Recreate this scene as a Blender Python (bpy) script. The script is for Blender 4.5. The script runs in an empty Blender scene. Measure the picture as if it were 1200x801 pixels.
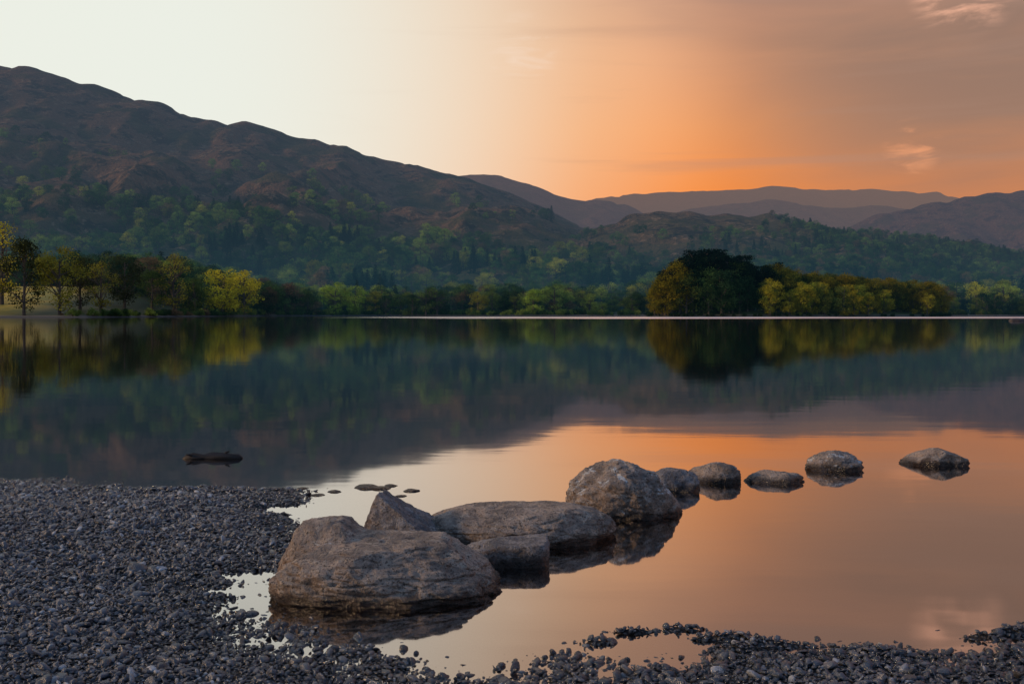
import bpy, bmesh, math, random
import numpy as np
from mathutils import Vector

rng = np.random.default_rng(7)
random.seed(7)
F = 35/36*1200      # focal length in units of 1/1200 image width
CAMH = 1.6
HOR = 366

# ------------------------------------------------------------------ helpers
def wx(px, D): return (px-600)/F*D
def wz(py, D): return CAMH+(HOR-py)/F*D
def gp(px, py):
    D = CAMH*F/(py-HOR); return (wx(px, D), D)

def sstep(a, b, x):
    t = np.clip((x-a)/(b-a), 0, 1); return t*t*(3-2*t)

def _h2(x, y, s):
    v = np.sin(x*127.1+y*311.7+s*74.7)*43758.5453
    return v-np.floor(v)
def vnoise(x, y, s=0):
    xi = np.floor(x); yi = np.floor(y); fx = x-xi; fy = y-yi
    fx = fx*fx*(3-2*fx); fy = fy*fy*(3-2*fy)
    a = _h2(xi, yi, s); b = _h2(xi+1, yi, s); c = _h2(xi, yi+1, s); d = _h2(xi+1, yi+1, s)
    return (a*(1-fx)+b*fx)*(1-fy)+(c*(1-fx)+d*fx)*fy
def fbm(x, y, s=0, o=4):
    t = 0; a = 0.5
    for i in range(o):
        t = t+a*(vnoise(x, y, s+i*3.3)*2-1); x = x*2.03+5.1; y = y*2.03+1.7; a *= 0.5
    return t
def _h3(x, y, z, s):
    v = np.sin(x*127.1+y*311.7+z*191.3+s*74.7)*43758.5453
    return v-np.floor(v)
def vn3(p, s=0):
    i = np.floor(p); f = p-i; f = f*f*(3-2*f)
    x, y, z = i.T; fx, fy, fz = f.T
    r = 0
    for dx in (0, 1):
        for dy in (0, 1):
            for dz in (0, 1):
                w = (fx if dx else 1-fx)*(fy if dy else 1-fy)*(fz if dz else 1-fz)
                r = r+w*_h3(x+dx, y+dy, z+dz, s)
    return r*2-1
def fbm3(p, s=0, o=4):
    t = 0; a = 0.5
    for k in range(o):
        t = t+a*vn3(p, s+k*2.7); p = p*2.07+3.1; a *= 0.5
    return t

def link(o): bpy.context.scene.collection.objects.link(o); return o

def mesh_obj(name, verts, faces, mats=(), midx=None, smooth=True, do_link=True):
    me = bpy.data.meshes.new(name)
    me.from_pydata([tuple(v) for v in verts] if not isinstance(verts, np.ndarray) else verts.tolist(), [],
                   faces if not isinstance(faces, np.ndarray) else faces.tolist())
    for m in mats: me.materials.append(m)
    if midx is not None: me.polygons.foreach_set('material_index', np.array(midx, dtype=np.int32))
    me.polygons.foreach_set('use_smooth', np.full(len(me.polygons), smooth))
    me.update()
    o = bpy.data.objects.new(name, me)
    if do_link: link(o)
    return o

def grid_faces(nx, ny):
    i, j = np.meshgrid(np.arange(nx-1), np.arange(ny-1), indexing='ij')
    a = (i*ny+j).ravel()
    return np.stack([a, a+ny, a+ny+1, a+1], 1)

# ------------------------------------------------------------------ materials
class NT:
    def __init__(s, tree): s.t = tree; s.t.nodes.clear()
    def n(s, typ, **kw):
        nd = s.t.nodes.new(typ)
        for k, v in kw.items(): setattr(nd, k, v)
        return nd
    def l(s, a, b): s.t.links.new(a, b)
    def put(s, sock, v):
        if isinstance(v, bpy.types.NodeSocket): s.l(v, sock)
        elif isinstance(v, (tuple, list)) and len(v) == 3 and sock.type == 'RGBA': sock.default_value = (*v, 1)
        else: sock.default_value = v
    def math(s, op, a, b=0.0, clamp=False):
        nd = s.n('ShaderNodeMath', operation=op); nd.use_clamp = clamp
        s.put(nd.inputs[0], a); s.put(nd.inputs[1], b); return nd.outputs[0]
    def vmath(s, op, a, b=(0, 0, 0)):
        nd = s.n('ShaderNodeVectorMath', operation=op)
        s.put(nd.inputs[0], a)
        s.put(nd.inputs[1], b); return nd
    def mix(s, f, a, b, mode='MIX'):
        nd = s.n('ShaderNodeMix', data_type='RGBA'); nd.blend_type = mode
        s.put(nd.inputs[0], f); s.put(nd.inputs[6], a); s.put(nd.inputs[7], b); return nd.outputs[2]
    def mr(s, v, a, b, c=0.0, d=1.0, smooth=True):
        nd = s.n('ShaderNodeMapRange'); nd.interpolation_type = 'SMOOTHSTEP' if smooth else 'LINEAR'
        s.put(nd.inputs[0], v)
        for i, q in enumerate((a, b, c, d)): nd.inputs[i+1].default_value = q
        return nd.outputs[0]
    def noise(s, vec, scale, detail=4, rough=0.55, dist=0):
        nd = s.n('ShaderNodeTexNoise'); s.put(nd.inputs['Vector'], vec)
        nd.inputs['Scale'].default_value = scale; nd.inputs['Detail'].default_value = detail
        nd.inputs['Roughness'].default_value = rough; nd.inputs['Distortion'].default_value = dist
        return nd.outputs[0]
    def ramp(s, f, stops):
        nd = s.n('ShaderNodeValToRGB'); s.put(nd.inputs[0], f)
        e = nd.color_ramp.elements
        while len(e) < len(stops): e.new(0.5)
        for k, (p, c) in enumerate(stops):
            e[k].position = p; e[k].color = (*c, 1)
        return nd.outputs[0]

def new_mat(name):
    m = bpy.data.materials.new(name); m.use_nodes = True
    m.cycles.emission_sampling = 'NONE'
    return m, NT(m.node_tree)

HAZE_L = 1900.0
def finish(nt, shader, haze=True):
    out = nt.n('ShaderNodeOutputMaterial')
    if haze:  # distance haze painted as emission over the surface, no volume
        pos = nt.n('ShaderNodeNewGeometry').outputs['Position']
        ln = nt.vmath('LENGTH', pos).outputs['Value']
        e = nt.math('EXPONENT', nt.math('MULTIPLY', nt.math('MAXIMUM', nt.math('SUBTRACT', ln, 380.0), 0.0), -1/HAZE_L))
        # low valley mist beyond the lake, also painted into the surface shader
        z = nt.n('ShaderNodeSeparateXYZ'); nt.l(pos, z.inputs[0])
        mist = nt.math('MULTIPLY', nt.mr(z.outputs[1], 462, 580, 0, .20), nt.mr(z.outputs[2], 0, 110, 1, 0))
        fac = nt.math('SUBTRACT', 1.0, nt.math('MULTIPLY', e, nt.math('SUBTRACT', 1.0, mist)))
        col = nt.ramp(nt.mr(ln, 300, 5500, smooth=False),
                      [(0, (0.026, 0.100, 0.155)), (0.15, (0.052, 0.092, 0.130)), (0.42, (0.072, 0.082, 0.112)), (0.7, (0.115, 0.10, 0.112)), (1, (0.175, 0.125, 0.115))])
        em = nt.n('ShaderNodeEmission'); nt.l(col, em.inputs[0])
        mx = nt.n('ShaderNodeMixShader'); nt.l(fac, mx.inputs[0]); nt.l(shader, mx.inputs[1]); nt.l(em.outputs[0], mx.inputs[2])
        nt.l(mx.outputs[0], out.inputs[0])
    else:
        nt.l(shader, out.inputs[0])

def principled(nt, col, rough=0.8, bump=None, bstr=0.5, bdist=0.02, spec=0.5):
    p = nt.n('ShaderNodeBsdfPrincipled')
    nt.put(p.inputs['Base Color'], col); nt.put(p.inputs['Roughness'], rough)
    p.inputs['Specular IOR Level'].default_value = spec
    if bump is not None:
        b = nt.n('ShaderNodeBump'); b.inputs['Strength'].default_value = bstr; b.inputs['Distance'].default_value = bdist
        nt.l(bump, b.inputs['Height']); nt.l(b.outputs[0], p.inputs['Normal'])
    return p.outputs[0]

def geo_pos(nt): return nt.n('ShaderNodeNewGeometry').outputs['Position']

# foliage
def foliage_mat():
    m, nt = new_mat('foliage')
    at = nt.n('ShaderNodeAttribute'); at.attribute_type = 'INSTANCER'; at.attribute_name = 'tcol'
    tc = nt.n('ShaderNodeTexCoord').outputs['Object']
    v = nt.noise(tc, 7.0, 3)
    sc = nt.mr(v, 0.3, 0.7, 0.45, 1.55)
    col = nt.mix(1.0, at.outputs['Color'], nt.n('ShaderNodeCombineXYZ').outputs[0], 'MULTIPLY')
    cb = col.node.inputs[7].links[0].from_node
    for i in range(3): nt.l(sc, cb.inputs[i])
    d = nt.n('ShaderNodeBsdfDiffuse'); nt.l(col, d.inputs[0])
    t = nt.n('ShaderNodeBsdfTranslucent'); nt.l(col, t.inputs[0])
    mx = nt.n('ShaderNodeMixShader'); mx.inputs[0].default_value = 0.4
    nt.l(d.outputs[0], mx.inputs[1]); nt.l(t.outputs[0], mx.inputs[2])
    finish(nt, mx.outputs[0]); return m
M_FOL = foliage_mat()
m, nt = new_mat('bark')
M_BARK = m
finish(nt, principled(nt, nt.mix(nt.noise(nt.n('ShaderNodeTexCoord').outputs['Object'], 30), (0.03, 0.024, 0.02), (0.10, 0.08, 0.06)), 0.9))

def hill_mat(name, warm, green, dark, s=1.0):
    m, nt = new_mat(name)
    p = geo_pos(nt)
    n1 = nt.noise(p, 0.006*s, 6, 0.6); n2 = nt.noise(p, 0.03*s, 7, 0.72); n3 = nt.noise(p, 0.09*s, 5, 0.7)
    z = nt.n('ShaderNodeSeparateXYZ'); nt.l(p, z.inputs[0])
    alt = nt.mr(nt.math('ADD', z.outputs[2], nt.math('MULTIPLY', nt.math('SUBTRACT', n1, 0.5), 260)), 20, 130)
    c = nt.mix(alt, green, warm)
    c = nt.mix(nt.mr(n2, 0.49, 0.58, 0, .9), c, dark)
    c = nt.mix(nt.mr(n3, 0.54, 0.64, 0, 0.75), c, (0.40, 0.26, 0.15))
    c = nt.mix(nt.mr(nt.noise(p, 0.012*s, 5, 0.65), 0.50, 0.58, 0, 0.7), c, (0.095, 0.092, 0.038))
    h = nt.math('ADD', n2, nt.math('MULTIPLY', n3, 0.5))
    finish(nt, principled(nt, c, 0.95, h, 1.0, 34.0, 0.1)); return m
M_HILL = hill_mat('fell_bracken', (0.25, 0.135, 0.078), (0.08, 0.09, 0.032), (0.04, 0.03, 0.024))

# ------------------------------------------------------------------ height fields
shore_px = [(0, 561), (60, 563), (130, 566), (180, 574), (250, 575), (320, 581), (345, 592), (318, 602), (345, 615), (350, 632),
            (320, 655), (300, 672), (300, 690), (318, 715), (330, 742), (360, 764), (420, 772), (490, 778), (560, 786),
            (610, 776), (680, 769), (730, 782), (800, 786), (860, 779), (920, 768), (1000, 764), (1100, 770), (1200, 765)]
poly = [(-400, 60), (-60, 22), (-12, 11.2)]+[gp(*p) for p in shore_px]+[(6, 4.9), (14, 6.0), (60, 12), (400, 60), (400, -400), (-400, -400)]
poly = np.array(poly)
def shore_sd(x, y):
    best = np.full(x.shape, 1e9); inside = np.zeros(x.shape, bool)
    n = len(poly)
    for i in range(n):
        a = poly[i]; b = poly[(i+1) % n]; d = b-a
        t = np.clip(((x-a[0])*d[0]+(y-a[1])*d[1])/(d@d), 0, 1)
        best = np.minimum(best, np.hypot(x-a[0]-t*d[0], y-a[1]-t*d[1]))
        if abs(b[1]-a[1]) > 1e-9:
            c = ((a[1] > y) != (b[1] > y)) & (x < (b[0]-a[0])*(y-a[1])/(b[1]-a[1])+a[0])
            inside ^= c
    return np.where(inside, best, -best)

bars = [(800, 737, .20, .05, .07), (745, 741, .16, .035, .055), (850, 748, .20, .04, .06), (905, 757, .18, .035, .045), (700, 753, .12, .03, .045), (870, 762, .12, .05, .03),
        (1185, 742, .13, .05, .08), (1150, 747, .10, .03, .05), (1200, 732, .08, .03, .06), (390, 573, .7, .22, .02), (440, 570, .5, .2, .03), (480, 578, .3, .12, .03)]
def far_shore(x):
    base = 468+14*fbm(x/60, x*0, 5, 3)
    left = 330+8*fbm(x/30, x*0, 9, 3)
    return left+(base-left)*sstep(-150, -95, x)
ISL = (wx(942, 420), 428, 66, 16)
def ground_h(x, y):
    sd = shore_sd(x, y)
    land = 0.055*np.minimum(sd, 4)+0.02*np.clip(sd-4, 0, 40)
    under = 0.12*np.maximum(sd, -3)+0.03*np.clip(sd+3, -90, 0)
    h = np.where(sd > 0, land, under)
    near = np.exp(-np.maximum(np.abs(sd)-0.5, 0)/4)
    h = h+near*(0.035*fbm(x*1.4, y*1.4, 1, 4)+0.014*fbm(x*7, y*7, 2, 3))
    for (px, py, rx, ry, hh) in bars:
        cx, cy = gp(px, py)
        h = h+hh*np.exp(-((x-cx)/rx)**2-((y-cy)/ry)**2)
    # little pools in the gravel
    for (px, py, rx, ry, hh) in [(300, 674, .13, .10, .05), (268, 692, .14, .05, .045), (330, 597, .25, .15, .05)]:
        cx, cy = gp(px, py); h = h-hh*np.exp(-((x-cx)/rx)**2-((y-cy)/ry)**2)
    fs = far_shore(x); d = y-fs
    far = np.where(d > 0, 0.3+0.035*np.clip(d, 0, 120)+0.3*fbm(x/12, y/12, 3, 3), -3+3.3*sstep(-40, 0, d))
    far = far+np.where(d > 0, 9*sstep(0, 90, d)*sstep(-120, -165, x), 0)
    r = ((x-ISL[0])/ISL[2])**2+((y-ISL[1])/ISL[3])**2
    isl = -3+3.25*sstep(1.35, 1.0, r)+2.2*sstep(1.0, 0.2, r)
    w = sstep(120, 200, y)
    return h*(1-w)+np.maximum(far, isl)*w

def prof(pts, D, x):
    p = np.array(pts, float); X = wx(p[:, 0], D); Z = wz(p[:, 1], D)
    z = np.interp(x, X, Z)
    dx = (X.max()-X.min())/700
    return (z+np.interp(x-dx, X, Z)+np.interp(x+dx, X, Z))/3

HILLS = {
 'fell': dict(D0=455, D1=1500, D2=2100, xr=(-1900, 640), st=(6, 8), pw=1.25, amp=30,
    pts=[(-900, 120), (-500, 60), (-200, 62), (-60, 68), (0, 76), (30, 77), (60, 86), (85, 95), (115, 101), (150, 113), (185, 119), (205, 129), (235, 139), (250, 140), (265, 146), (285, 141), (320, 149), (345, 159), (370, 163), (385, 170),
         (405, 170), (430, 182), (445, 186), (470, 190), (500, 196), (520, 203), (545, 206), (570, 215), (600, 226), (640, 245), (680, 265), (720, 292), (780, 325), (840, 345), (900, 358), (1100, 364)]),
 'wooded_hill': dict(D0=500, D1=1150, D2=1500, xr=(20, 1500), st=(5, 7), pw=1.15, amp=16,
    pts=[(600, 366), (640, 310), (665, 285), (700, 266), (720, 262), (735, 252), (770, 247), (790, 249), (805, 246), (830, 252), (850, 249), (880, 253), (900, 250), (930, 262), (960, 272), (1000, 275), (1050, 277), (1100, 285),
         (1150, 295), (1200, 302), (1300, 300), (1600, 260), (2000, 250)]),
 'far_fell': dict(D0=1700, D1=2500, D2=3200, xr=(600, 3000), st=(12, 14), pw=1.0, amp=36,
    pts=[(880, 340), (960, 278), (1000, 264), (1030, 250), (1050, 247), (1090, 236), (1110, 235), (1130, 229), (1160, 226), (1180, 227), (1200, 223), (1300, 215), (1500, 180), (2000, 200)]),
 'blue_fell': dict(D0=2300, D1=3400, D2=4200, xr=(-900, 1300), st=(12, 16), pw=1.0, amp=30,
    pts=[(300, 240), (450, 215), (545, 204), (565, 202), (585, 204), (605, 211), (620, 214), (650, 228), (675, 234), (705, 234), (735, 240), (780, 262), (850, 290), (1000, 340)]),
 'distant_fell': dict(D0=3700, D1=5200, D2=6500, xr=(-600, 4200), st=(20, 26), pw=1.0, amp=34,
    pts=[(500, 330), (600, 280), (660, 245), (700, 232), (760, 226), (800, 224), (850, 222), (900, 219), (950, 220), (1000, 222), (1060, 222), (1100, 224), (1130, 232), (1250, 240), (1500, 250)]),
 'low_ridge': dict(D0=2700, D1=3900, D2=4700, xr=(300, 2600), st=(14, 18), pw=1.0, amp=26,
    pts=[(680, 330), (760, 262), (800, 245), (850, 238), (900, 234), (940, 238), (990, 243), (1040, 240), (1090, 246), (1200, 262), (1350, 290)]),
}
def hill_h(k, x, y):
    q = HILLS[k]; c = prof(q['pts'], q['D1'], x)
    v = np.clip((y-q['D0'])/(q['D1']-q['D0']), 0, 1)
    b = np.clip((y-q['D1'])/(q['D2']-q['D1']), 0, 1)
    s = v**q['pw']*(1-0.9*sstep(0, 1, b))
    sc = q['D1']/1500
    rid = 1-np.abs(fbm(x/(170*sc)+2, y/(260*sc), 11, 5))*2.2
    kn = fbm(x/(60*sc), y/(75*sc), 17, 4)
    am = q['amp']*np.sin(np.clip(v, 0, 1)*math.pi)**0.7*np.clip(c/150, .15, 1)*(1-b)
    det = 3.6*sc*fbm(x/(26*sc), y/(30*sc), 23, 4)*np.clip(v*4, 0, 1)
    crag = -4.0*sc*np.clip(0.25-np.abs(fbm(x/(45*sc), y/(60*sc), 29, 3)), 0, 1)*np.clip(v*2, 0, 1)*3
    return -3+(c+3)*s+am*(rid-0.75)+am*0.6*kn+det+crag*sstep(.3, .8, v)

for k, q in HILLS.items():
    xs = np.arange(q['xr'][0], q['xr'][1], q['st'][0]); ys = np.arange(q['D0']-30, q['D2'], q['st'][1])
    X, Y = np.meshgrid(xs, ys, indexing='ij')
    Z = hill_h(k, X, Y)
    Z = np.where(Y < q['D0'], -4, Z)
    mesh_obj(k, np.stack([X, Y, Z], -1).reshape(-1, 3), grid_faces(len(xs), len(ys)), [M_HILL])

# ------------------------------------------------------------------ ground sheet
def axis(lo, hi, step, far_lo, far_hi, g=1.13):
    a = list(np.arange(lo, hi, step)); s = step; v = a[-1]
    while v < far_hi: s = min(s*g, max(far_hi/35, step)); v += s; a.append(v)
    s = step; v = lo; b = []
    while v > far_lo: s = min(s*g, max(-far_lo/35, step)); v -= s; b.append(v)
    return np.array(b[::-1]+a)
xs = axis(-6, 5, .035, -7000, 7000)
xs = np.unique(np.concatenate([xs, np.arange(-330, 330, 5.0)]))
ys = axis(2.6, 11, .035, -900, 9000)
ys = np.unique(np.concatenate([ys, np.arange(300, 560, 4.0)]))
X, Y = np.meshgrid(xs, ys, indexing='ij')
Z = ground_h(X, Y)
m, nt = new_mat('shore_ground')
p = geo_pos(nt); sp = nt.n('ShaderNodeSeparateXYZ'); nt.l(p, sp.inputs[0])
vor = nt.n('ShaderNodeTexVoronoi'); nt.l(p, vor.inputs['Vector']); vor.inputs['Scale'].default_value = 50
gr = nt.ramp(vor.outputs['Color'], [(0, (0.03, 0.03, 0.03)), (0.5, (0.08, 0.08, 0.08)), (1, (0.18, 0.17, 0.16))])
gr = nt.mix(nt.mr(vor.outputs['Distance'], 0.2, 0.6), gr, (0.015, 0.013, 0.012))
gr = nt.mix(nt.mr(sp.outputs[2], -0.02, 0.015), nt.mix(0.6, gr, (0.055, 0.026, 0.011)), gr)
deep = nt.mr(sp.outputs[2], -0.22, -0.05)  # light absorbed by deep water, put into the bed colour
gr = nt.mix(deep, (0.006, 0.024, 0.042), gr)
gn = nt.noise(p, 0.08, 6)
grass = nt.mix(nt.mr(gn, 0.4, 0.6), (0.22, 0.20, 0.03), (0.45, 0.30, 0.03))
grass = nt.mix(nt.mr(sp.outputs[0], -185, -160), grass, (0.055, 0.065, 0.022))
far = nt.mr(sp.outputs[1], 100, 200)
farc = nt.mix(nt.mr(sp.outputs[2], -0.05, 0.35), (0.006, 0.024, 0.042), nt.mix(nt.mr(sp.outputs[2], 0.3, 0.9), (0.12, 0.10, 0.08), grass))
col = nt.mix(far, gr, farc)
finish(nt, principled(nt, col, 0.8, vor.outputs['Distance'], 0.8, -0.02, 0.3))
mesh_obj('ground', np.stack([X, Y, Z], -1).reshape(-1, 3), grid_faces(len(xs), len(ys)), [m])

# ------------------------------------------------------------------ lake water
m, nt = new_mat('lake_water')
p = geo_pos(nt); sp = nt.n('ShaderNodeSeparateXYZ'); nt.l(p, sp.inputs[0])
mp = nt.n('ShaderNodeMapping'); nt.l(p, mp.inputs[0]); mp.inputs['Scale'].default_value = (0.35, 1.0, 1.0)
n1 = nt.noise(mp.outputs[0], 0.9, 3)
bp = nt.n('ShaderNodeBump'); bp.inputs['Strength'].default_value = 0.35; bp.inputs['Distance'].default_value = 0.006
nt.l(n1, bp.inputs['Height'])
wn = nt.noise(nt.vmath('MULTIPLY', p, (0.009, 0.03, 1)).outputs[0], 1.0, 5, .6)
yy = nt.math('ADD', sp.outputs[1], nt.math('MULTIPLY', nt.math('SUBTRACT', wn, 0.5), 150))
wind = nt.math('MULTIPLY', nt.mr(yy, 262, 285), nt.mr(yy, 345, 375, 1, 0))
wind = nt.math('MULTIPLY', wind, nt.mr(sp.outputs[0], -70, -10))
rough = nt.math('ADD', 0.042, nt.math('MULTIPLY', wind, 0.36))
fr = nt.n('ShaderNodeFresnel'); fr.inputs[0].default_value = 1.33; nt.l(bp.outputs[0], fr.inputs[1])
fac = nt.math('POWER', fr.outputs[0], 0.36)
gl = nt.n('ShaderNodeBsdfGlossy'); gl.inputs[0].default_value = (0.97, 0.935, 0.93, 1); nt.l(rough, gl.inputs['Roughness']); nt.l(bp.outputs[0], gl.inputs['Normal'])
tr = nt.n('ShaderNodeBsdfTransparent'); tr.inputs[0].default_value = (0.60, 0.52, 0.42, 1)
mx = nt.n('ShaderNodeMixShader'); nt.l(fac, mx.inputs[0]); nt.l(tr.outputs[0], mx.inputs[1]); nt.l(gl.outputs[0], mx.inputs[2])
finish(nt, mx.outputs[0], haze=False)
gx = np.linspace(-900, 900, 30); gy = np.linspace(-2, 560, 30)
X, Y = np.meshgrid(gx, gy, indexing='ij')
mesh_obj('lake_water', np.stack([X, Y, X*0], -1).reshape(-1, 3), grid_faces(30, 30), [m])

# ------------------------------------------------------------------ rocks
def rock_mat(name, base, dark, lichen, spots=0.0):
    m, nt = new_mat(name)
    p = geo_pos(nt); sp = nt.n('ShaderNodeSeparateXYZ'); nt.l(p, sp.inputs[0])
    nrm = nt.n('ShaderNodeSeparateXYZ'); nt.l(nt.n('ShaderNodeNewGeometry').outputs['Normal'], nrm.inputs[0])
    a = nt.noise(p, 3.5, 7, 0.65, 0.4); b = nt.noise(p, 13, 8, 0.72); c = nt.noise(p, 60, 5, 0.7)
    col = nt.mix(nt.mr(a, 0.42, 0.58), dark, base)
    # greyer tops, browner flanks, by surface facing
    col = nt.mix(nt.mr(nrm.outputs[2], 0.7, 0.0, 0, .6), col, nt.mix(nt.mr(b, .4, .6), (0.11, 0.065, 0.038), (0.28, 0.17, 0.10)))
    col = nt.mix(nt.mr(b, 0.50, 0.60, 0, 0.85), col, lichen)
    col = nt.mix(nt.mr(nt.noise(p, 26, 6, .7), 0.54, 0.63, 0, 0.85), col, (0.055, 0.046, 0.04))
    col = nt.mix(nt.mr(c, 0.53, 0.63, 0, 0.85), col, (0.035, 0.028, 0.022))
    col = nt.mix(nt.mr(nt.noise(p, 85, 4, .7), 0.60, 0.68, 0, 0.6), col, (0.6, 0.55, 0.48))
    if spots:
        s1 = nt.mr(nt.noise(p, 6.5, 6, 0.75, 0.5), 0.71-spots, 0.75-spots)
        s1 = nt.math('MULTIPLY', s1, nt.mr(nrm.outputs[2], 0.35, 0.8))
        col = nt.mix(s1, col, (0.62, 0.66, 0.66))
    wet = nt.mr(nt.math('ADD', sp.outputs[2], nt.math('MULTIPLY', nt.math('SUBTRACT', b, 0.5), 0.08)), 0.03, 0.08, 1, 0)
    col = nt.mix(nt.math('MULTIPLY', wet, 0.88), col, (0.016, 0.010, 0.006))
    rough = nt.math('SUBTRACT', 0.66, nt.math('MULTIPLY', wet, 0.40))
    h = nt.math('ADD', nt.math('ADD', b, nt.math('MULTIPLY', c, 0.5)), nt.math('MULTIPLY', nt.mr(nt.noise(p, 6, 4, 0.6, 0.9), 0.47, 0.5), 0.2))
    finish(nt, principled(nt, col, rough, h, 1.0, 0.055, 0.5), haze=False)
    return m
R_WARM = rock_mat('rock_sandy', (0.42, 0.33, 0.26), (0.21, 0.17, 0.14), (0.55, 0.46, 0.37), 0.03)
R_GREY = rock_mat('rock_slate', (0.25, 0.235, 0.235), (0.12, 0.12, 0.13), (0.40, 0.37, 0.35))
R_MARK = rock_mat('rock_marked', (0.36, 0.29, 0.235), (0.16, 0.14, 0.125), (0.48, 0.41, 0.35), 0.15)

def rock_geo(c, r, seed, e=2.7, rot=0, cuts=9, planes=(), sub=5, rough=1.0, tilt=(0, 0), under=0.0):
    bm = bmesh.new(); bmesh.ops.create_icosphere(bm, subdivisions=sub, radius=1)
    P = np.array([v.co[:] for v in bm.verts]); Fc = [[v.index for v in f.verts] for f in bm.faces]; bm.free()
    nrm = (np.abs(P)**e).sum(1)**(1/e); P = P/nrm[:, None]
    rs = np.random.default_rng(seed)
    for i in range(cuts):
        n = rs.normal(size=3); n[2] = abs(n[2])*0.8; n /= np.linalg.norm(n)
        d = rs.uniform(0.78, 0.98); s = P@n-d
        P = P-np.where(s > 0, s*0.88, 0)[:, None]*n
    for (n, d) in planes:
        n = np.array(n, float); n /= np.linalg.norm(n); s = P@n-d
        P = P-np.where(s > 0, s*0.92, 0)[:, None]*n
    if under:      # undercut foot
        P[:, :2] *= (1-under*sstep(.45, -.5, P[:, 2]))[:, None]
    N = P/np.linalg.norm(P, axis=1)[:, None]
    big = fbm3(P*1.3+seed, seed, 3)*0.16
    midn = fbm3(P*3.6+seed, seed+5, 4)
    rid = -np.clip(0.08-np.abs(fbm3(P*np.array([1.6, 1.6, 3.2])+seed*2, seed+9, 3)), 0, 1)*0.9
    fine = fbm3(P*16, seed+2, 4)
    P = P+N*(big+rough*(0.055*midn+rid*0.4+0.03*fine))[:, None]
    mxv = P.max(0); mnv = P.min(0)
    P = (P-(mxv+mnv)/2)/((mxv-mnv)/2)
    P[:, 2] += tilt[0]*P[:, 0]+tilt[1]*P[:, 1]
    P = P*np.array(r)
    cr, sr = math.cos(rot), math.sin(rot)
    x = P[:, 0]*cr-P[:, 1]*sr; y = P[:, 0]*sr+P[:, 1]*cr
    P = np.stack([x, y, P[:, 2]], 1)+np.array(c)
    return P, Fc
def rock(name, mat, parts):
    V = []; Fs = []; o = 0
    for pr in parts:
        P, Fc = rock_geo(**pr); V.append(P); Fs += [[i+o for i in f] for f in Fc]; o += len(P)
    return mesh_obj(name, np.concatenate(V), Fs, [mat])

rock('flat_boulder', R_WARM, [
    dict(c=(-.70, 5.82, .03), r=(.68, .46, .25), seed=33, e=2.9, cuts=5, sub=7, rough=1.1, tilt=(-.12, .05), under=.10, planes=[((.9, -.2, .35), .86)]),
    dict(c=(-1.02, 6.02, .03), r=(.40, .36, .325), seed=12, e=2.5, cuts=5, sub=6, tilt=(-.10, 0), planes=[((.8, 0, .9), .74)])])
rock('pointed_rock', R_GREY, [dict(c=(-.70, 6.85, .02), r=(.37, .30, .35), seed=21, e=2.2, cuts=4, sub=6, rot=-.15, planes=[((.75, 0, 1), .40), ((-1, 0, .35), .76), ((0, -1, .6), .75)])])
rock('slab_rock', R_WARM, [dict(c=(.04, 7.12, .0), r=(.72, .44, .235), seed=34, e=2.5, cuts=7, sub=7, under=.08, planes=[((0, 0, 1), .9)])])
rock('block_rock', R_GREY, [dict(c=(-.04, 6.42, .0), r=(.29, .20, .15), seed=45, e=5, cuts=4, sub=6, rough=.7, planes=[((0, 0, 1), .8)])])
rock('round_boulder', R_MARK, [dict(c=(.90, 8.05, .05), r=(.47, .41, .375), seed=57, e=2.35, cuts=6, sub=7, rough=1.2, tilt=(-.08, 0))])
rock('stepping_stone', R_GREY, [dict(c=(1.46, 9.05, .03), r=(.25, .22, .155), seed=61, e=2.4, cuts=8)])
rock('stepping_stone', R_MARK, [dict(c=(1.92, 9.48, .03), r=(.25, .20, .15), seed=73, e=2.7, cuts=7, tilt=(.05, 0), rough=1.6)])
rock('stepping_stone', R_WARM, [dict(c=(2.50, 9.45, -.03), r=(.31, .20, .135), seed=82, e=2.1, cuts=5, rough=1.4)])
rock('stepping_stone', R_MARK, [dict(c=(3.29, 10.2, .02), r=(.29, .22, .17), seed=96, e=2.5, cuts=10, tilt=(.05, 0), rough=2)])
rock('stepping_stone', R_WARM, [dict(c=(4.48, 10.55, -.03), r=(.37, .22, .20), seed=107, e=2.0, cuts=8, rough=1.6, planes=[((.5, 0, 1), .45), ((-.6, 0, 1), .45)])])
for i, (px, py, r) in enumerate([(392, 576, .05), (430, 571, .09), (447, 572, .07), (458, 569, .05), (482, 575, .06), (470, 581, .04), (372, 580, .05), (355, 572, .04)]):
    x, y = gp(px, py)
    rock('shore_stone', R_GREY, [dict(c=(x, y, .0), r=(r*1.3, r, r*.3), seed=200+i, sub=4, rough=1.6)])
x, y = gp(1192, 376)
dkm, nt = new_mat('dark_wet_rock'); finish(nt, principled(nt, nt.mix(nt.noise(geo_pos(nt), 2, 5), (.02, .018, .018), (.06, .05, .05)), .7), haze=False)
rock('lake_rock', dkm, [dict(c=(x, y, .1), r=(1.6, 1, .45), seed=300, sub=4)])

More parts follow.
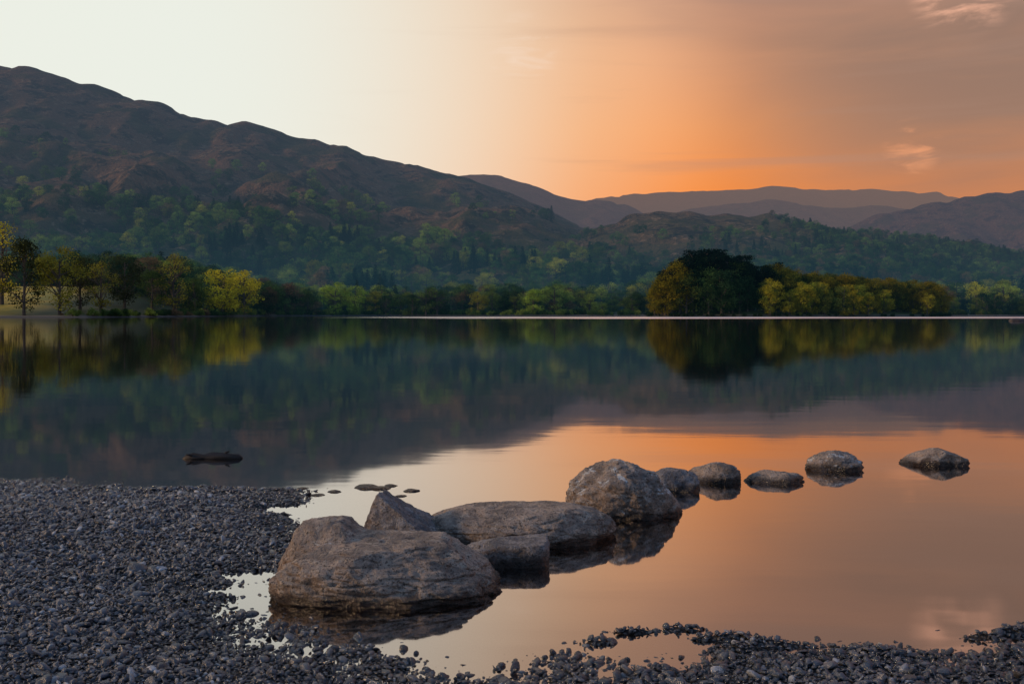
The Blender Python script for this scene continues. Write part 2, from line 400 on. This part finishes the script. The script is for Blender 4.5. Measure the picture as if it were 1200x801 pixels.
# ------------------------------------------------------------------ tube / driftwood
def tube(path, radii, n=8, rough=0.0, seed=0):
    path = np.array(path, float); V = []; Fc = []
    for i, p in enumerate(path):
        t = path[min(i+1, len(path)-1)]-path[max(i-1, 0)]; t /= np.linalg.norm(t)+1e-9
        u = np.cross(t, [0.13, 0.21, 0.97] if abs(t[2]) < .9 else [1, 0, 0]); u /= np.linalg.norm(u); w = np.cross(t, u)
        for k in range(n):
            a = 2*math.pi*k/n
            rr = radii[i]*(1+rough*math.sin(k*3.7+i*1.3+seed)*.5+rough*math.sin(k*1.3+i*.7)*.5)
            V.append(p+rr*(math.cos(a)*u+math.sin(a)*w))
    for i in range(len(path)-1):
        for k in range(n):
            a = i*n+k; b = i*n+(k+1) % n; Fc.append([a, b, b+n, a+n])
    Fc.append(list(range(n))[::-1]); Fc.append([len(V)-n+k for k in range(n)])
    return V, Fc
def join(parts):
    V = []; Fc = []; o = 0
    for v, f in parts:
        V += list(v); Fc += [[i+o for i in q] for q in f]; o += len(v)
    return V, Fc
m, nt = new_mat('wet_wood')
tc = nt.n('ShaderNodeTexCoord').outputs['Object']
nn = nt.noise(nt.vmath('MULTIPLY', tc, (4, 40, 40)).outputs[0], 1.5, 5)
finish(nt, principled(nt, nt.mix(nn, (0.006, 0.005, 0.005), (0.025, 0.02, 0.016)), 0.6, nn, 0.8, 0.01, .3), haze=False)
pl = [(-.33, 0, -.01), (-.28, .01, .0), (-.2, 0, .01), (-.1, .01, .012), (0, 0, .008), (.1, -.01, .018), (.2, 0, .01), (.28, .02, .01), (.32, .02, -.005)]
V, Fc = join([tube(pl, [.012, .035, .045, .036, .05, .040, .052, .038, .02], 12, .4),
              tube([(.12, 0, .03), (.15, .01, .07), (.19, .0, .085)], [.02, .014, .006], 6),
              tube([(-.2, 0, .02), (-.24, -.04, .05), (-.27, -.06, .055)], [.02, .012, .006], 6)])
dw = mesh_obj('driftwood_log', np.array(V), Fc, [m]); dw.location = (wx(249, 10.9), 10.9, 0)

# ------------------------------------------------------------------ plant prototypes (unit height)
def leafquads(C, size, rs, vert=0.0):
    n = len(C)
    a = rs.normal(size=(n, 3)); a /= np.linalg.norm(a, axis=1)[:, None]
    b = rs.normal(size=(n, 3)); b -= (a*b).sum(1)[:, None]*a; b /= np.linalg.norm(b, axis=1)[:, None]
    s = size*rs.uniform(.6, 1.3, size=(n, 1))
    q = np.stack([C-a*s, C+b*s*.7, C+a*s, C-b*s*.7], 1).reshape(-1, 3)
    f = np.arange(n*4).reshape(n, 4)
    return q, f
def make_tree(name, seed, kind):
    rs = np.random.default_rng(seed); parts = []; cen = []
    if kind in ('broad', 'sparse'):
        nl = 34 if kind == 'broad' else 30
        bend = rs.normal(size=2)*.03
        trunk = [(bend[0]*t*t, bend[1]*t*t, t*.8-.02) for t in np.linspace(0, 1, 8)]
        parts.append(tube(trunk, [.024*(1-t*.85)+.003 for t in np.linspace(0, 1, 8)], 7))
        lob = []
        for i in range(nl):
            ph = rs.uniform(0, 2*math.pi); zz = rs.uniform(-1, 1); rr = math.sqrt(1-zz*zz)*rs.uniform(.55, 1)
            wid = .30 if kind == 'broad' else .25
            c = np.array([math.cos(ph)*rr*wid, math.sin(ph)*rr*wid, .50+zz*.39 if kind == 'broad' else .53+zz*.38])
            r = rs.uniform(.07, .14) if kind == 'broad' else rs.uniform(.05, .11)
            lob.append((c, r))
            if i % 2 == 0 or kind == 'sparse':
                s = max(.15, c[2]-rs.uniform(.12, .3)); p0 = np.array([0, 0, min(s, .7)])
                mid = (p0+c)/2+np.array([0, 0, -.02])+rs.normal(size=3)*.015
                parts.append(tube([p0, mid, c], [.010, .006, .002], 5))
                if kind == 'sparse':
                    for k in range(3):
                        e = c+rs.normal(size=3)*.07; parts.append(tube([mid, (mid+e)/2+rs.normal(size=3)*.01, e], [.004, .003, .001], 3))
        for c, r in lob:
            n = int(9500*r*r*(1.0 if kind == 'broad' else .9))
            d = rs.normal(size=(n, 3)); d /= np.linalg.norm(d, axis=1)[:, None]
            rad = r*rs.uniform(.45, 1.12, size=(n, 1)); cen.append(c+d*rad*np.array([1.15, 1.15, .8]))
        ls = .0135 if kind == 'broad' else .0115
    elif kind == 'conifer':
        parts.append(tube([(0, 0, -.02), (0, 0, .5), (0, 0, .97)], [.018, .011, .002], 6))
        tiers = 15
        for t in range(tiers):
            z = .1+.88*(t/tiers)**.95; R = (1-z)*.26+.015
            nb = 9
            for b in range(nb):
                ph = b*2*math.pi/nb+t*1.1+rs.uniform(-.2, .2); L = R*rs.uniform(.7, 1.2)
                k = max(4, int(26*L/.2)); u = rs.uniform(.1, 1, k)
                cen.append(np.stack([math.cos(ph)*L*u+rs.normal(size=k)*.012, math.sin(ph)*L*u+rs.normal(size=k)*.012, z-u*L*.35+rs.normal(size=k)*.012], 1))
        ls = .016
    elif kind == 'pine':
        b = rs.normal(size=2)*.05
        parts.append(tube([(0, 0, -.02), (b[0]*.3, b[1]*.3, .4), (b[0], b[1], .9)], [.022, .016, .005], 7))
        for i in range(18):
            ph = rs.uniform(0, 6.28); z = rs.uniform(.36, .97); R = .25*math.sqrt(max(0.02, 1-((z-.6)/.42)**2))*rs.uniform(.3, 1)
            c = np.array([math.cos(ph)*R+b[0]*z, math.sin(ph)*R+b[1]*z, z])
            parts.append(tube([(b[0]*z, b[1]*z, z-.08), c], [.008, .003], 5))
            n = 150; d = rs.normal(size=(n, 3)); d /= np.linalg.norm(d, axis=1)[:, None]
            cen.append(c+d*rs.uniform(.3, 1, (n, 1))*np.array([.12, .12, .055]))
        ls = .013
    elif kind == 'bush':
        for i in range(14):
            ph = rs.uniform(0, 6.28); R = rs.uniform(0, .55); c = np.array([math.cos(ph)*R, math.sin(ph)*R, rs.uniform(.2, .75)*(1-R*.6)])
            parts.append(tube([(0, 0, -.03), c], [.02, .005], 4))
            n = 110; d = rs.normal(size=(n, 3)); d /= np.linalg.norm(d, axis=1)[:, None]
            cen.append(c+d*rs.uniform(.4, 1.1, (n, 1))*np.array([.24, .24, .22]))
        ls = .035
    V, Fc = join(parts); nb = len(Fc)
    q, f = leafquads(np.concatenate(cen), ls, rs)
    f = (f+len(V)).tolist()
    V = np.concatenate([np.array(V), q]); Fc = Fc+f
    return mesh_obj(name, V, Fc, [M_BARK, M_FOL], [0]*nb+[1]*len(f), smooth=False, do_link=False)

kinds = ['broad', 'broad', 'broad', 'broad', 'sparse', 'sparse', 'conifer', 'conifer', 'pine', 'pine', 'bush', 'bush']
pcol = bpy.data.collections.new('tree_kinds'); protos = []
for i, k in enumerate(kinds):
    o = make_tree('kind_%s_%s' % (chr(97+i), k), 500+i, k); pcol.objects.link(o); protos.append(o)

def scatter(name, P, rot, scl, idx, cols, coll):
    n = len(P)
    me = bpy.data.meshes.new(name); me.vertices.add(n); me.vertices.foreach_set('co', np.asarray(P, np.float32).ravel())
    def att(nm, typ, arr, key):
        a = me.attributes.new(nm, typ, 'POINT'); a.data.foreach_set(key, np.ascontiguousarray(arr).ravel())
    att('rot', 'FLOAT_VECTOR', np.asarray(rot, np.float32), 'vector')
    att('scl', 'FLOAT_VECTOR', np.asarray(scl, np.float32), 'vector')
    att('pidx', 'INT', np.asarray(idx, np.int32), 'value')
    if cols is not None: att('tcol', 'FLOAT_VECTOR', np.asarray(cols, np.float32), 'vector')
    o = link(bpy.data.objects.new(name, me))
    g = bpy.data.node_groups.new(name+'_scatter', 'GeometryNodeTree')
    g.interface.new_socket('Geometry', in_out='INPUT', socket_type='NodeSocketGeometry')
    g.interface.new_socket('Geometry', in_out='OUTPUT', socket_type='NodeSocketGeometry')
    gi = g.nodes.new('NodeGroupInput'); go = g.nodes.new('NodeGroupOutput')
    ci = g.nodes.new('GeometryNodeCollectionInfo'); ci.inputs[0].default_value = coll
    ci.inputs[1].default_value = True; ci.inputs[2].default_value = True
    ip = g.nodes.new('GeometryNodeInstanceOnPoints'); ip.inputs['Pick Instance'].default_value = True
    def na(nm, t):
        q = g.nodes.new('GeometryNodeInputNamedAttribute'); q.data_type = t; q.inputs[0].default_value = nm; return q.outputs[0]
    L = g.links.new
    L(gi.outputs[0], ip.inputs['Points']); L(ci.outputs[0], ip.inputs['Instance'])
    L(na('pidx', 'INT'), ip.inputs['Instance Index']); L(na('rot', 'FLOAT_VECTOR'), ip.inputs['Rotation']); L(na('scl', 'FLOAT_VECTOR'), ip.inputs['Scale'])
    L(ip.outputs[0], go.inputs[0])
    md = o.modifiers.new('scatter', 'NODES'); md.node_group = g
    return o

GREENS = np.array([(0.032, 0.070, 0.028), (0.065, 0.125, 0.036), (0.13, 0.20, 0.045), (0.23, 0.30, 0.055), (0.34, 0.35, 0.055), (0.17, 0.12, 0.065), (0.12, 0.06, 0.06)])
CON = np.array([(0.012, 0.028, 0.02), (0.018, 0.036, 0.022)])
def forest(name, hf, n, xr, yr, dens, hr=(8, 16), conf=.2, pxr=(-120, 1320), pal=None, shift=1.9, dk=None):
    x = rng.uniform(*xr, n); y = rng.uniform(*yr, n)
    px = 600+x/y*F
    k = (px > pxr[0]) & (px < pxr[1]) & (rng.random(n) < dens(x, y)); x = x[k]; y = y[k]
    z = hf(x, y); n = len(x)
    k = z > .15; x, y, z = x[k], y[k], z[k]; n = len(x)
    cn = (fbm(x/70, y/70, 41, 3)+rng.normal(size=n)*.12) > (0.45-conf)
    idx = np.where(cn, rng.integers(6, 8, n), np.where(rng.random(n) < .12, rng.integers(10, 12, n), rng.integers(0, 5, n)))
    h = rng.uniform(*hr, n)*np.where(idx >= 10, .35, 1)*np.where(cn, 1.15, 1)
    ci = np.clip((fbm(x/45, y/45, 77, 3)*3.0+rng.normal(size=n)*1.7+shift), 0, 5.25).astype(int)
    if pal is not None: ci = rng.choice(pal, n)
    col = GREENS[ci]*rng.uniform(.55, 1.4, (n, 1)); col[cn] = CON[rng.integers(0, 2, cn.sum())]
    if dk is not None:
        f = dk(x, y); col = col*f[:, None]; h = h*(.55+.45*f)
    w = rng.uniform(.95, 1.4, n)
    rot = np.zeros((n, 3)); rot[:, 2] = rng.uniform(0, 6.28, n)
    return scatter(name, np.stack([x, y, z-.2], 1), rot, np.stack([h*w, h*w, h], 1), idx, col, pcol)

def top_limit_fell(x, y):
    px = 600+x/y*F; z = hill_h('fell', x, y); py = HOR-(z-CAMH)/y*F
    lim = np.interp(px, [-200, 0, 100, 200, 300, 400, 500, 600, 700, 800], [195, 218, 225, 232, 242, 254, 275, 290, 305, 320])
    lim = lim+fbm(x/90, y/90, 31, 3)*50
    d = sstep(-10, 26, py-lim)
    cl = sstep(-.10, .12, fbm(x/50, y/50, 33, 3)+.11)
    extra = 0.10*sstep(.12, .35, fbm(x/40, y/60, 37, 3))*(py > lim-75)
    return np.clip(d*(0.13+.66*cl)+extra, 0, 1)
forest('fell_forest', lambda x, y: np.maximum(hill_h('fell', x, y), ground_h(x, y)), 14500, (-900, 420), (480, 1300), top_limit_fell, (8, 18), .08, shift=2.2)
def dens_wood(x, y):
    px = 600+x/y*F; z = hill_h('wooded_hill', x, y); py = HOR-(z-CAMH)/y*F
    base = sstep(0, .2, fbm(x/60, y/60, 53, 3)+.0)*.3*(py > 272)
    right = sstep(880, 990, px)*.7
    low = sstep(292, 325, py)
    return np.clip(np.maximum(np.maximum(base, right), low*.9), 0, 1)
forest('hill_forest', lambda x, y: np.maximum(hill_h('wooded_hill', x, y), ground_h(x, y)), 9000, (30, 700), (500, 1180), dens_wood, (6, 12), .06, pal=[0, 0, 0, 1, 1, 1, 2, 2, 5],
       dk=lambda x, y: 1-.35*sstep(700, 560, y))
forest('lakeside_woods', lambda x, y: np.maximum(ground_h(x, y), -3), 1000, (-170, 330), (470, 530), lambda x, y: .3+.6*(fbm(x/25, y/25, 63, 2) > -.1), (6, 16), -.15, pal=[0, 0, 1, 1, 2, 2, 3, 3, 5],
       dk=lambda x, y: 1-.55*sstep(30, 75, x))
forest('bank_woods', lambda x, y: np.maximum(ground_h(x, y), -3), 600, (-330, -95), (400, 480), lambda x, y: np.where(600+x/y*F < 95, np.where(y > 435, .8, .0), .6), (9, 17), -.3, pal=[0, 0, 0, 1, 1, 2, 3, 5])
# shoreline shrubs
n = 520; x = rng.uniform(-150, 330, n); y = far_shore(x)+rng.uniform(.5, 7, n); z = ground_h(x, y)
h = rng.uniform(1.2, 4.0, n)
scatter('lakeside_shrubs', np.stack([x, y, z-.1], 1), np.stack([x*0, x*0, rng.uniform(0, 6, n)], 1), np.stack([h, h, h], 1)*1.0,
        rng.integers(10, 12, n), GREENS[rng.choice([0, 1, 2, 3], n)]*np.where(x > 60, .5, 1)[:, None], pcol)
n = 260; x = rng.uniform(-330, -118, n); y = far_shore(x)+rng.uniform(.5, 9, n); k = 600+x/y*F > 70; x = x[k]; y = y[k]; n = len(x); z = ground_h(x, y); h = np.where(x < -140, rng.uniform(.6, 2.0, n), rng.uniform(1.2, 3.5, n))
scatter('bank_shrubs', np.stack([x, y, z-.1], 1), np.stack([x*0, x*0, rng.uniform(0, 6, n)], 1), np.stack([h*1.3, h*1.3, h], 1),
        rng.integers(10, 12, n), GREENS[rng.choice([0, 0, 1, 5], n)], pcol)

# island trees
P = []; S = []; I = []; C = []
def island_top(px): return np.interp(px, [765, 775, 790, 815, 835, 862, 880, 905, 930, 990, 1010, 1050, 1090, 1110, 1120], [334, 328, 308, 295, 290, 298, 312, 307, 316, 320, 322, 326, 328, 334, 350])
for i in range(330):
    ph = rng.uniform(0, 6.28); r = math.sqrt(rng.random())*.97
    x = ISL[0]+math.cos(ph)*r*ISL[2]; y = ISL[1]+math.sin(ph)*r*ISL[3]
    px = 600+x/y*F; z = float(ground_h(np.array([x]), np.array([y]))[0])
    hmax = (HOR-island_top(px))/F*y+CAMH-z
    if hmax < 2: continue
    front = y < ISL[1]-6
    h = hmax*rng.uniform(.5, .82) if front else hmax*rng.uniform(.75, 1.08)
    pine = (780 < px < 920) and not front and rng.random() < .6
    idx = rng.integers(8, 10) if pine else rng.integers(0, 4)
    if front and rng.random() < .25: idx = rng.integers(10, 12); h = rng.uniform(1.5, 3)
    if pine: c = CON[0]*.6
    else:
        paint_lit = (px > 895 or px < 812)  # island ends look sunlit through their leaf colour
        c = (np.array([(0.31, 0.28, 0.025), (0.22, 0.25, 0.03), (0.36, 0.29, 0.02), (0.12, 0.15, 0.03)])[rng.integers(0, 4)]*1.1 if paint_lit else GREENS[rng.choice([0, 0, 1])])
        if not front: c = c*(.5 if paint_lit else .4)
    w = rng.uniform(.85, 1.2)
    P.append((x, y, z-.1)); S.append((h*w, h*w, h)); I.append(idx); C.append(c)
for k in range(60):
    ph = rng.uniform(math.pi, 2*math.pi); x = ISL[0]+math.cos(ph)*.98*ISL[2]; y = ISL[1]+math.sin(ph)*.98*ISL[3]
    h = rng.uniform(1.0, 2.4); P.append((x, y, .05)); S.append((h, h, h)); I.append(rng.integers(10, 12)); C.append(GREENS[0]*.7)
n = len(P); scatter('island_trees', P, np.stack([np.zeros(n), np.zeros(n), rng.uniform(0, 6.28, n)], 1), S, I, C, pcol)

# individual bankside trees on the left
YEL = (0.52, 0.46, 0.03); OL = (0.25, 0.24, 0.035); DK = (0.04, 0.05, 0.02); DG = (0.06, 0.10, 0.025); LG = (0.27, 0.38, 0.05)
trees = [(-60, 345, 24, 0, OL, 1), (-25, 340, 27, 4, OL, 1), (2, 366, 31, 5, YEL, 1.0), (28, 338, 28, 1, DK, .8), (70, 341, 25, 2, OL, .95), (94, 356, 21, 3, DK, 1.0), (118, 349, 19, 5, OL, 1.1),
         (146, 372, 22, 0, DK, 1.0), (178, 352, 16, 1, DG, 1.25), (204, 385, 24, 5, OL, 1.1), (229, 400, 16, 3, DG, 1.1), (260, 0, 19.5, 0, YEL, 1.3), (286, 0, 18, 2, YEL, 1.25),
         (338, 0, 16, 1, (0.14, 0.10, 0.065), 1.4), (360, 0, 13, 3, DG, 1.1), (393, 0, 17, 2, LG, 1.3), (417, 0, 16, 0, LG, 1.2), (312, 0, 11, 3, DG, 1.3), (440, 0, 12, 1, OL, 1.2), (470, 0, 11, 3, DG, 1.3), (625, 0, 13, 1, LG, 1.2), (560, 0, 12, 2, OL, 1.3)]
for (px, D, h, k, c, w) in trees:
    if D == 0:      # right at the water's edge: walk out along the sight line to the bank
        D = 330
        while D < 520 and float(ground_h(np.array([wx(px, D)]), np.array([float(D)]))[0]) < .25: D += 2
        h = h*D/372 if px < 330 else h
    x = wx(px, D); fs = float(far_shore(np.array([x]))[0]); y = max(D, fs+3); x = wx(px, y)
    z = float(ground_h(np.array([x]), np.array([y]))[0])
    o = bpy.data.objects.new('lakeside_tree', protos[k].data); link(o)
    o.location = (x, y, z-.15); o.scale = (h*w, h*w, h); o.rotation_euler = (0, 0, rng.uniform(0, 6.28)); o['tcol'] = tuple(float(q) for q in c)

# ------------------------------------------------------------------ cottage among the trees on the far bank
def simple(name, c, r=.8):
    m, nt = new_mat(name); p = geo_pos(nt)
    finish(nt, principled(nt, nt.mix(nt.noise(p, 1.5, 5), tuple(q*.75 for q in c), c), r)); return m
M_STONE = simple('stone_wall', (0.24, 0.21, 0.19)); M_SLATE = simple('slate_roof', (0.07, 0.075, 0.09)); M_GLASS = simple('window_glass', (0.03, 0.035, 0.04), .5)
def box(name, c, s, mat, par):
    V = [(c[0]+i*s[0]/2, c[1]+j*s[1]/2, c[2]+k*s[2]/2) for i in (-1, 1) for j in (-1, 1) for k in (-1, 1)]
    o = mesh_obj(name, np.array(V, float), [[0, 1, 3, 2], [4, 6, 7, 5], [0, 4, 5, 1], [2, 3, 7, 6], [0, 2, 6, 4], [1, 5, 7, 3]], [mat], smooth=False); o.parent = par
def cottage(name, px, D, L, wall, z, rot=0):
    e = link(bpy.data.objects.new(name, None)); e.location = (wx(px, D), D, z); e.rotation_euler = (0, 0, rot)
    W = 5; H = 3.6; R = 2.0
    V = [(-L/2, -W/2, -2), (L/2, -W/2, -2), (L/2, W/2, -2), (-L/2, W/2, -2), (-L/2, -W/2, H), (L/2, -W/2, H), (L/2, W/2, H), (-L/2, W/2, H), (-L/2, 0, H+R), (L/2, 0, H+R)]
    o = mesh_obj('walls', np.array(V, float), [[0, 1, 5, 4], [2, 3, 7, 6], [1, 2, 6, 9, 5], [3, 0, 4, 8, 7]], [wall], smooth=False); o.parent = e
    a = L/2+.4; b = W/2+.5; zz = H-.38
    V = [(-a, -b, zz), (a, -b, zz), (a, 0, H+R+.06), (-a, 0, H+R+.06), (a, b, zz), (-a, b, zz)]
    V2 = V+[(x, y, z_+.18) for x, y, z_ in V]
    o = mesh_obj('roof', np.array(V2, float), [[0, 1, 2, 3], [3, 2, 4, 5], [6, 7, 8, 9], [9, 8, 10, 11], [0, 1, 7, 6], [4, 5, 11, 10], [1, 2, 8, 7], [2, 4, 10, 8], [0, 3, 9, 6], [3, 5, 11, 9]], [M_SLATE], smooth=False); o.parent = e
    for s in (-1, 1): box('chimney', (s*(L/2-.7), 0, H+R+.2), (.7, .7, 1.2), M_STONE, e)
    for i in (-1, 0, 1):
        if i == 0: box('door', (0, -W/2-.03, 1.0), (1, .1, 2.1), M_SLATE, e)
        else: box('window', (i*L*.3, -W/2-.03, 1.7), (1.1, .08, 1.2), M_GLASS, e)
cottage('stone_cottage', 512, 500, 8, M_STONE, float(ground_h(np.array([wx(512, 500)]), np.array([500.]))[0])+1.5, -.15)

# ------------------------------------------------------------------ pebbles
m, nt = new_mat('pebble_stone')
oi = nt.n('ShaderNodeObjectInfo'); tc = nt.n('ShaderNodeTexCoord').outputs['Object']
c = nt.ramp(oi.outputs['Random'], [(0, (0.012, 0.020, 0.030)), (0.35, (0.028, 0.044, 0.066)), (0.65, (0.058, 0.080, 0.112)), (0.87, (0.11, 0.105, 0.105)), (0.96, (0.26, 0.29, 0.32)), (1, (0.48, 0.50, 0.52))])
c = nt.mix(nt.mr(nt.noise(tc, 2.5, 5), .4, .7, 0, .5), c, (0.035, 0.042, 0.052))
sp = nt.n('ShaderNodeSeparateXYZ'); nt.l(geo_pos(nt), sp.inputs[0])
wet = nt.mr(sp.outputs[2], 0.012, 0.05, 1, 0)
c = nt.mix(nt.math('MULTIPLY', wet, .6), c, (0.016, 0.013, 0.011))
r = nt.math('SUBTRACT', .30, nt.math('MULTIPLY', wet, .2))
finish(nt, principled(nt, c, r, nt.noise(tc, 6, 4), .4, .1, .9), haze=False)
pc = bpy.data.collections.new('pebble_kinds')
for i in range(9):
    rs = np.random.default_rng(900+i)
    P, Fc = rock_geo(c=(0, 0, 0), r=(1, rs.uniform(.45, .85), rs.uniform(.18, .5)), seed=900+i, e=rs.uniform(2, 5), cuts=11, sub=2, rough=.9)
    o = mesh_obj('pebble_%d' % i, P, Fc, [m], do_link=False, smooth=i % 3 > 0); pc.objects.link(o)
st = 0.0205
gx, gy = np.meshgrid(np.arange(-7.0, 4.2, st), np.arange(3.5, 10.4, st), indexing='ij')
x = (gx+rng.uniform(-.5, .5, gx.shape)*st*1.2).ravel(); y = (gy+rng.uniform(-.5, .5, gx.shape)*st*1.2).ravel()
k = (np.abs(x) < y*.60+.3); x, y = x[k], y[k]
z = ground_h(x, y)
k = z > np.where(rng.random(len(z)) < .6, -.008, -.06); x, y, z = x[k], y[k], z[k]
n = len(x); s = np.clip(np.exp(rng.normal(size=n)*.5)*.0102, .004, .036)
big = rng.random(n) < .005; s[big] *= 1.7
rot = np.stack([rng.normal(size=n)*.5, rng.normal(size=n)*.5, rng.uniform(0, 6.28, n)], 1)
scatter('gravel', np.stack([x, y, z+s*.25+rng.uniform(0, .006, n)], 1), rot, np.stack([s, s, s], 1), rng.integers(0, 9, n), None, pc)
print('pebbles', n)

# ------------------------------------------------------------------ sky
w = bpy.data.worlds.new('World'); bpy.context.scene.world = w; w.use_nodes = True
nt = NT(w.node_tree)
SUN_AZ, SUN_EL = math.radians(-98), math.radians(17)
g = nt.n('ShaderNodeTexCoord').outputs['Generated']
d = nt.vmath('NORMALIZE', g).outputs[0]
sp = nt.n('ShaderNodeSeparateXYZ'); nt.l(d, sp.inputs[0]); X_, Y_, Z_ = sp.outputs
base = nt.ramp(nt.math('MAXIMUM', Z_, 0.0), [(0, (0.93, 0.235, 0.025)), (0.12, (0.93, 0.27, 0.045)), (0.18, (0.92, 0.335, 0.10)), (0.24, (0.84, 0.36, 0.165)), (0.30, (0.68, 0.33, 0.20)), (0.42, (0.44, 0.30, 0.27)), (0.6, (0.20, 0.33, 0.55)), (1, (0.15, 0.28, 0.55))])
def blob(dr, a0, a1):
    v = Vector(dr).normalized()
    dt = nt.vmath('DOT_PRODUCT', d, tuple(v)).outputs['Value']
    return nt.mr(dt, math.cos(math.radians(a0)), math.cos(math.radians(a1)))
cn = nt.noise(nt.vmath('MULTIPLY', d, (1.6, 1.6, 9)).outputs[0], 1.6, 5, .5, .4)
grey = nt.math('MULTIPLY', blob((.54, 1, .38), 22, 5), nt.mr(cn, .3, .6, .6, .92))
col = nt.mix(grey, base, (0.265, 0.17, 0.13))
# broad soft glow between the pale and the orange parts of the sky
glow = nt.math('MULTIPLY', blob((-.30, 1, .24), 30, 4), 0.85)
col = nt.mix(glow, col, (0.90, 0.62, 0.38))
cream = nt.math('MULTIPLY', blob((-.56, 1, .26), 34, 8), 0.98)
col = nt.mix(cream, col, (0.83, 0.86, 0.78))
top = nt.math('MULTIPLY', nt.mr(Z_, .245, .31), nt.mr(X_, -.05, .15))
col = nt.mix(nt.math('MULTIPLY', top, nt.mr(cn, .35, .6, .15, .5)), col, (0.38, 0.235, 0.18))
wis2 = nt.noise(nt.vmath('MULTIPLY', d, (1.2, 1.2, 16)).outputs[0], 1.7, 5, .55, .4)
col = nt.mix(nt.math('MULTIPLY', nt.mr(wis2, .50, .68, 0, .34), nt.mr(X_, -.25, .15)), col, (0.42, 0.25, 0.18))
def puff(dr, a, c, f, sc=(9, 9, 40)):
    global col
    nz = nt.noise(nt.vmath('MULTIPLY', d, sc).outputs[0], 1.6, 5, .55, .8)
    m_ = nt.math('MULTIPLY', blob(dr, a, a*.1), nt.mr(nz, .46, .70, 0, f)); col = nt.mix(m_, col, c)
puff((.402, 1, .165), 1.7, (1.0, 0.40, 0.18), .6)
puff((.455, 1, .330), 3.0, (1.0, 0.52, 0.34), .8)
puff((.01, 1, .262), 2.4, (0.95, 0.78, 0.66), .4)
back = nt.mr(Y_, -.35, .45, 1, 0)
col = nt.mix(back, col, nt.ramp(nt.math('MAXIMUM', Z_, 0.0), [(0, (0.31, 0.31, 0.37)), (.5, (0.18, 0.30, 0.50)), (1, (0.15, 0.28, 0.55))]))
sky = nt.n('ShaderNodeTexSky'); sky.sky_type = 'NISHITA'; sky.sun_disc = False; sky.sun_elevation = SUN_EL; sky.sun_rotation = SUN_AZ
b1 = nt.n('ShaderNodeBackground'); nt.l(col, b1.inputs[0]); b1.inputs[1].default_value = 1.0
b2 = nt.n('ShaderNodeBackground'); nt.l(sky.outputs[0], b2.inputs[0]); b2.inputs[1].default_value = 0.003
ad = nt.n('ShaderNodeAddShader'); nt.l(b1.outputs[0], ad.inputs[0]); nt.l(b2.outputs[0], ad.inputs[1])
o = nt.n('ShaderNodeOutputWorld'); nt.l(ad.outputs[0], o.inputs[0])

L = bpy.data.lights.new('sun', 'SUN'); L.energy = 2.4; L.angle = math.radians(6); L.color = (1, .65, .36)
so = link(bpy.data.objects.new('sun', L))
sd = Vector((math.sin(SUN_AZ)*math.cos(SUN_EL), math.cos(SUN_AZ)*math.cos(SUN_EL), math.sin(SUN_EL)))
so.rotation_euler = sd.to_track_quat('Z', 'Y').to_euler()

cam = bpy.data.cameras.new('camera'); cam.lens = 35; cam.sensor_width = 36; cam.clip_end = 20000; cam.clip_start = .05
cam.shift_y = -(400.5-HOR)/1200
co = link(bpy.data.objects.new('camera', cam)); co.location = (0, 0, CAMH); co.rotation_euler = (math.pi/2, 0, 0)
sc = bpy.context.scene; sc.camera = co
sc.view_settings.view_transform = 'Standard'; sc.view_settings.look = 'None'; sc.view_settings.exposure = 0
